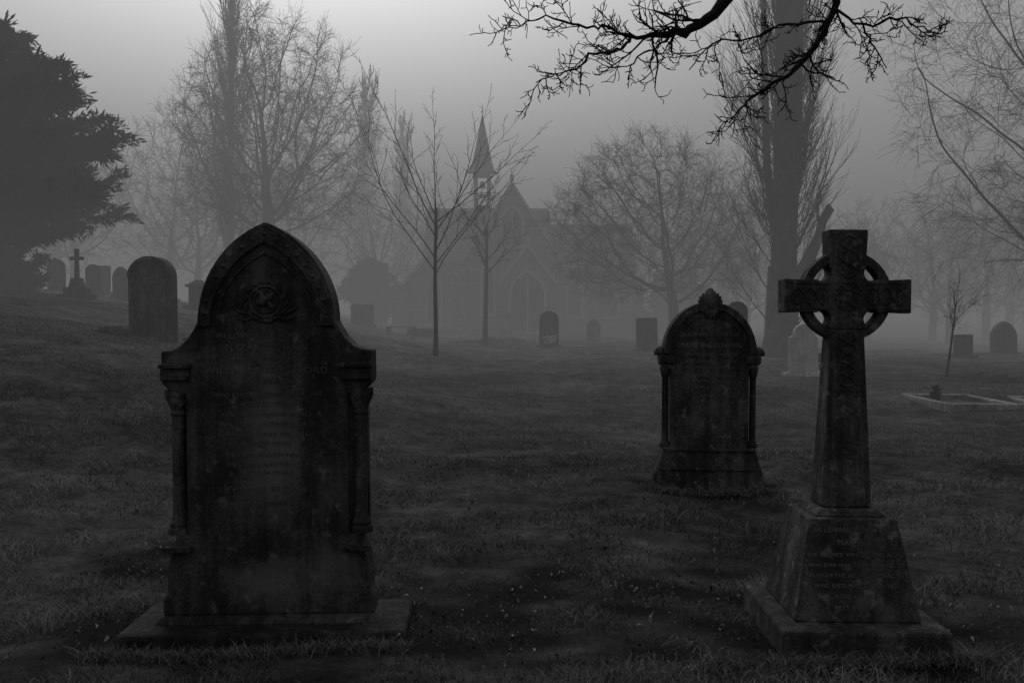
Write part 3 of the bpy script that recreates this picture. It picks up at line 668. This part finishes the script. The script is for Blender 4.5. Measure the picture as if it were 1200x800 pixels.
def leaves(name,C,D,sz,parent,mat=M_leafy):
    N=len(C); d=D+rng.normal(0,.45,(N,3)); d/=np.linalg.norm(d,axis=1,keepdims=True)
    s=np.cross(d,rng.normal(0,1,(N,3))); s/=np.linalg.norm(s,axis=1,keepdims=True)
    L=sz*rng.uniform(.5,1.4,N)[:,None]; W=L*.13
    V=np.stack([C-s*W*.4,C+d*L*.5-s*W,C+d*L,C+d*L*.5+s*W],1).reshape(-1,3)
    F=np.arange(N)[:,None]*4+np.array([[0,1,2,3]])
    np_mesh(name,V,F,mat,parent)
def yew(name,x,y,Ht,Rm,nb,dens,env,z_lo=.14,lsz=.20):
    z0=H(x,y)-.1; e=empty(name,(0,0,0)); T=Tubes(); C=[]; D=[]
    T.add(vl((x,y,z0),(x,y,z0+Ht*.3),(x+.1,y,z0+Ht*.65),(x,y,z0+Ht*.96)),[.36,.27,.15,.03],10)
    for k in range(nb):
        t=z_lo+(1-z_lo)*(k+random.random())/nb; az=k*2.399+random.uniform(-.3,.3)
        Lb=Rm*env(t)*random.uniform(.60,1.15); up=random.uniform(-.05,.8)*(.35+t)
        p=Vector((x,y,z0+t*Ht*.90)); pts=[p.copy()]; d=Vector((math.cos(az),math.sin(az),up)).normalized(); n=7
        for q_ in range(n):
            d=(d+rv()*.10+Vector((0,0,-.01))).normalized(); p=p+d*Lb/n; pts.append(p.copy())
        T.add(pts,list(np.linspace(.06,.012,n+1)),4)
        for q_ in range(2,n+1):
            for s_ in range(4):
                sd=Vector((d.x,d.y,0)).normalized(); sd.rotate(Matrix.Rotation(random.choice((-1,1))*R(random.uniform(5,75)),3,'Z'))
                sl=Lb*.30*random.uniform(.5,1.15); a0=pts[q_]; b0_=a0+Vector((sd.x,sd.y,random.uniform(-.5,.6)))*sl
                T.add([a0,a0.lerp(b0_,.5)+Vector((0,0,.04)),b0_],[.02,.013,.006],3)
                m_=int(dens*(sl+.15)); f=rng.random(m_)[:,None]
                C.append(np.array(a0)*(1-f)+np.array(b0_)*f+rng.normal(0,1,(m_,3))*np.array([.07,.07,.06]))
                dd=np.array(b0_-a0); dd/=np.linalg.norm(dd)+1e-6; D.append(np.repeat(dd[None,:],m_,0))
    C=np.concatenate(C); D=np.concatenate(D)
    T.obj('trunk_and_branches',M_bark,e); leaves('foliage',C,D,lsz,e)
def env(t):
    pts=[(0,.4),(.2,.60),(.3,.88),(.42,1.0),(.62,.76),(.8,.52),(.92,.30),(1,.08)]
    return float(np.interp(t,[a for a,_ in pts],[b for _,b in pts]))
yew('yew_tree',-15.4,29.5,8.4,3.6,130,75,env,.20,.24)
yew('yew_bush',-16.2,31.5,1.7,1.5,26,90,lambda t:(1-t)**.5,.05,.18)
yew('holly_tree',-10.5,74,5.0,2.2,60,40,env,.05,.4)
yew('holly_tree',12.5,74,5.0,3,50,35,env,.05,.4)

# ------------------------------------------------------------ overhanging tree (trunk right, out of frame)
random.seed(5)
T=Tubes()
def cat(P,n=4):
    P=[Vector(p) for p in P]; P=[P[0]*2-P[1]]+P+[P[-1]*2-P[-2]]; out=[]
    for i in range(1,len(P)-2):
        for k in range(n):
            t=k/n; a,b,c_,d=P[i-1],P[i],P[i+1],P[i+2]
            out.append(.5*((2*b)+(c_-a)*t+(2*a-5*b+4*c_-d)*t*t+(3*b-a-3*c_+d)*t**3))
    out.append(P[-2]); return out
TW=dict(seg=[5,4,3],sides=[5,4,3],kids=[5,3],lo=[.2,.3],ang=[48,45],rat=[.5,.55],fall=[.3,.2],rr=[.75,.75],tap=[.5,.6,.7],
   wob=[.26,.30,.33],up=[-.02,.05,.08],rmin=.0026)
def limb(P,r0,r1,twigs,tl=.42,sides=8,lo=.0):
    pts=cat(P); n=len(pts)
    pts=[p+rv()*.008 if 0<i<n-1 else p for i,p in enumerate(pts)]
    rads=[(r0+(r1-r0)*i/(n-1))*random.uniform(.88,1.15) for i in range(n)]
    T.add(pts,rads,sides)
    for k in range(twigs):
        f=lo+(1-lo)*(k+random.random())/twigs; i=min(n-2,int(f*(n-1))); p=pts[i]; d=(pts[i+1]-pts[i]).normalized()
        b=d.orthogonal().normalized(); b.rotate(Matrix.Rotation(random.uniform(0,6.28),3,d)); b.y*=.7; b.z-=.2
        an=R(random.uniform(30,70)); nd=(d*math.cos(an)+b*math.sin(an)).normalized()
        grow(T,p,nd,tl*random.uniform(.3,1.0),max(.0038,min(.009,rads[i]*.5)),0,TW)
limb([(6.8,5.4,2.6),(5.6,5.6,3.7),(4.2,5.8,4.25),(2.8,5.9,4.2),(1.9,6,3.85),(1.42,6,3.52),(1.23,6,3.34),(1.08,6.02,3.22),(.90,6.05,3.19),(.72,6.1,3.20)],.085,.011,10,.40,lo=.72)
limb([(.72,6.1,3.20),(.66,6.1,3.12),(.50,6.05,3.08),(.38,6.0,2.98),(.26,5.95,2.93),(.14,5.9,2.87)],.011,.003,13,.28)
limb([(.74,6.1,3.20),(.57,6.15,3.27),(.41,6.2,3.29),(.21,6.2,3.34),(.06,6.25,3.32),(-.06,6.3,3.38)],.010,.003,12,.25)
limb([(.95,6.05,3.19),(.88,5.95,3.10),(.74,5.9,3.02),(.66,5.85,2.92)],.008,.003,7,.24)
limb([(3.6,5.85,4.3),(2.8,5.7,4.05),(2.2,5.75,3.75),(1.90,5.8,3.45),(1.88,5.85,3.29),(1.80,5.9,3.12),(1.70,5.9,2.98),(1.54,5.9,2.86),(1.38,5.85,2.75),(1.26,5.8,2.62)],.034,.004,20,.30,lo=.45)
limb([(1.88,5.85,3.29),(2.03,5.8,3.18),(2.21,5.75,3.21),(2.36,5.75,3.14),(2.44,5.7,3.08)],.010,.003,10,.24)
limb([(1.85,5.87,3.22),(1.64,5.95,3.23),(1.44,6,3.16),(1.21,6,3.13),(1.06,6,2.97)],.009,.003,11,.28)
limb([(2.03,5.8,3.18),(2.10,5.8,3.05),(2.17,5.8,2.93)],.007,.003,5,.18)
limb([(4.8,5.7,4.1),(4.2,6.5,5.2),(3.2,7,6.0),(2,7.3,6.4)],.08,.01,10,.8)
T.add(vl((7.4,5.2,H(7.4,5.2)-.2),(7.3,5.2,.5),(7.15,5.3,1.6),(6.8,5.4,2.7),(6.9,5.4,4.5),(7.2,5.3,7.5)),[.42,.30,.25,.22,.16,.06],12)
for k in range(10):
    grow(T,Vector((7.0,5.35,3.2+k*.4)),Vector((random.uniform(-.4,1),random.uniform(-1,1),.6)).normalized(),2.2,.05,0,dict(TW,wob=[.12,.15,.2,.2]))
T.obj('overhanging_tree',M_barkn)

# ------------------------------------------------------------ fog banks (homogeneous mist volumes, self-glowing in place of scattered daylight)
def fog(z0,z1,dens,rad,k):
    m=bpy.data.materials.new('mist'); m.use_nodes=True; nt=m.node_tree; nt.nodes.clear()
    o=nt.nodes.new('ShaderNodeOutputMaterial'); ab=nt.nodes.new('ShaderNodeVolumeAbsorption'); em=nt.nodes.new('ShaderNodeEmission'); ad=nt.nodes.new('ShaderNodeAddShader')
    ab.inputs['Color'].default_value=(0,0,0,1); ab.inputs['Density'].default_value=dens
    em.inputs['Color'].default_value=(1,1,1,1); em.inputs['Strength'].default_value=dens*rad  # added emission imitates daylight scattered by the mist
    nt.links.new(ab.outputs[0],ad.inputs[0]); nt.links.new(em.outputs[0],ad.inputs[1]); nt.links.new(ad.outputs[0],o.inputs['Volume'])
    b=MB(); b.box(-240+k,240-k,9.7,400-k,z0,z1); b.obj('mist',m)
fog(-12,8,.0185,.150,0); fog(8.02,16,.018,.215,1); fog(16.02,30,.014,.27,2)  # higher layers glow brighter, building the sky gradient into the mist

# ------------------------------------------------------------ sky, sun, camera
w=bpy.data.worlds.new('World'); scene.world=w; w.use_nodes=True; nt=w.node_tree
sky=nt.nodes.new('ShaderNodeTexSky'); sky.sky_type='NISHITA'; sky.sun_disc=False; sky.sun_elevation=R(38); sky.sun_rotation=R(-12)
sky.dust_density=6; sky.air_density=1.5
hs=nt.nodes.new('ShaderNodeHueSaturation'); hs.inputs['Saturation'].default_value=0
nt.links.new(sky.outputs[0],hs.inputs['Color']); bg=nt.nodes['Background']; nt.links.new(hs.outputs[0],bg.inputs['Color']); bg.inputs['Strength'].default_value=.085
sl=bpy.data.lights.new('sun','SUN'); sl.energy=.6; sl.angle=R(28); so=bpy.data.objects.new('sun',sl); link(so)
el,az=R(38),R(-12); dv=Vector((math.sin(az)*math.cos(el),math.cos(az)*math.cos(el),math.sin(el)))
so.rotation_euler=(-dv).to_track_quat('-Z','Y').to_euler()
cam=bpy.data.cameras.new('camera'); cam.lens=35; cam.sensor_width=36; cam.clip_end=1500; co=bpy.data.objects.new('camera',cam); link(co)
co.location=(0,0,1.5); co.rotation_euler=(R(90-1.47),0,0); scene.camera=co
scene.view_settings.view_transform='Standard'
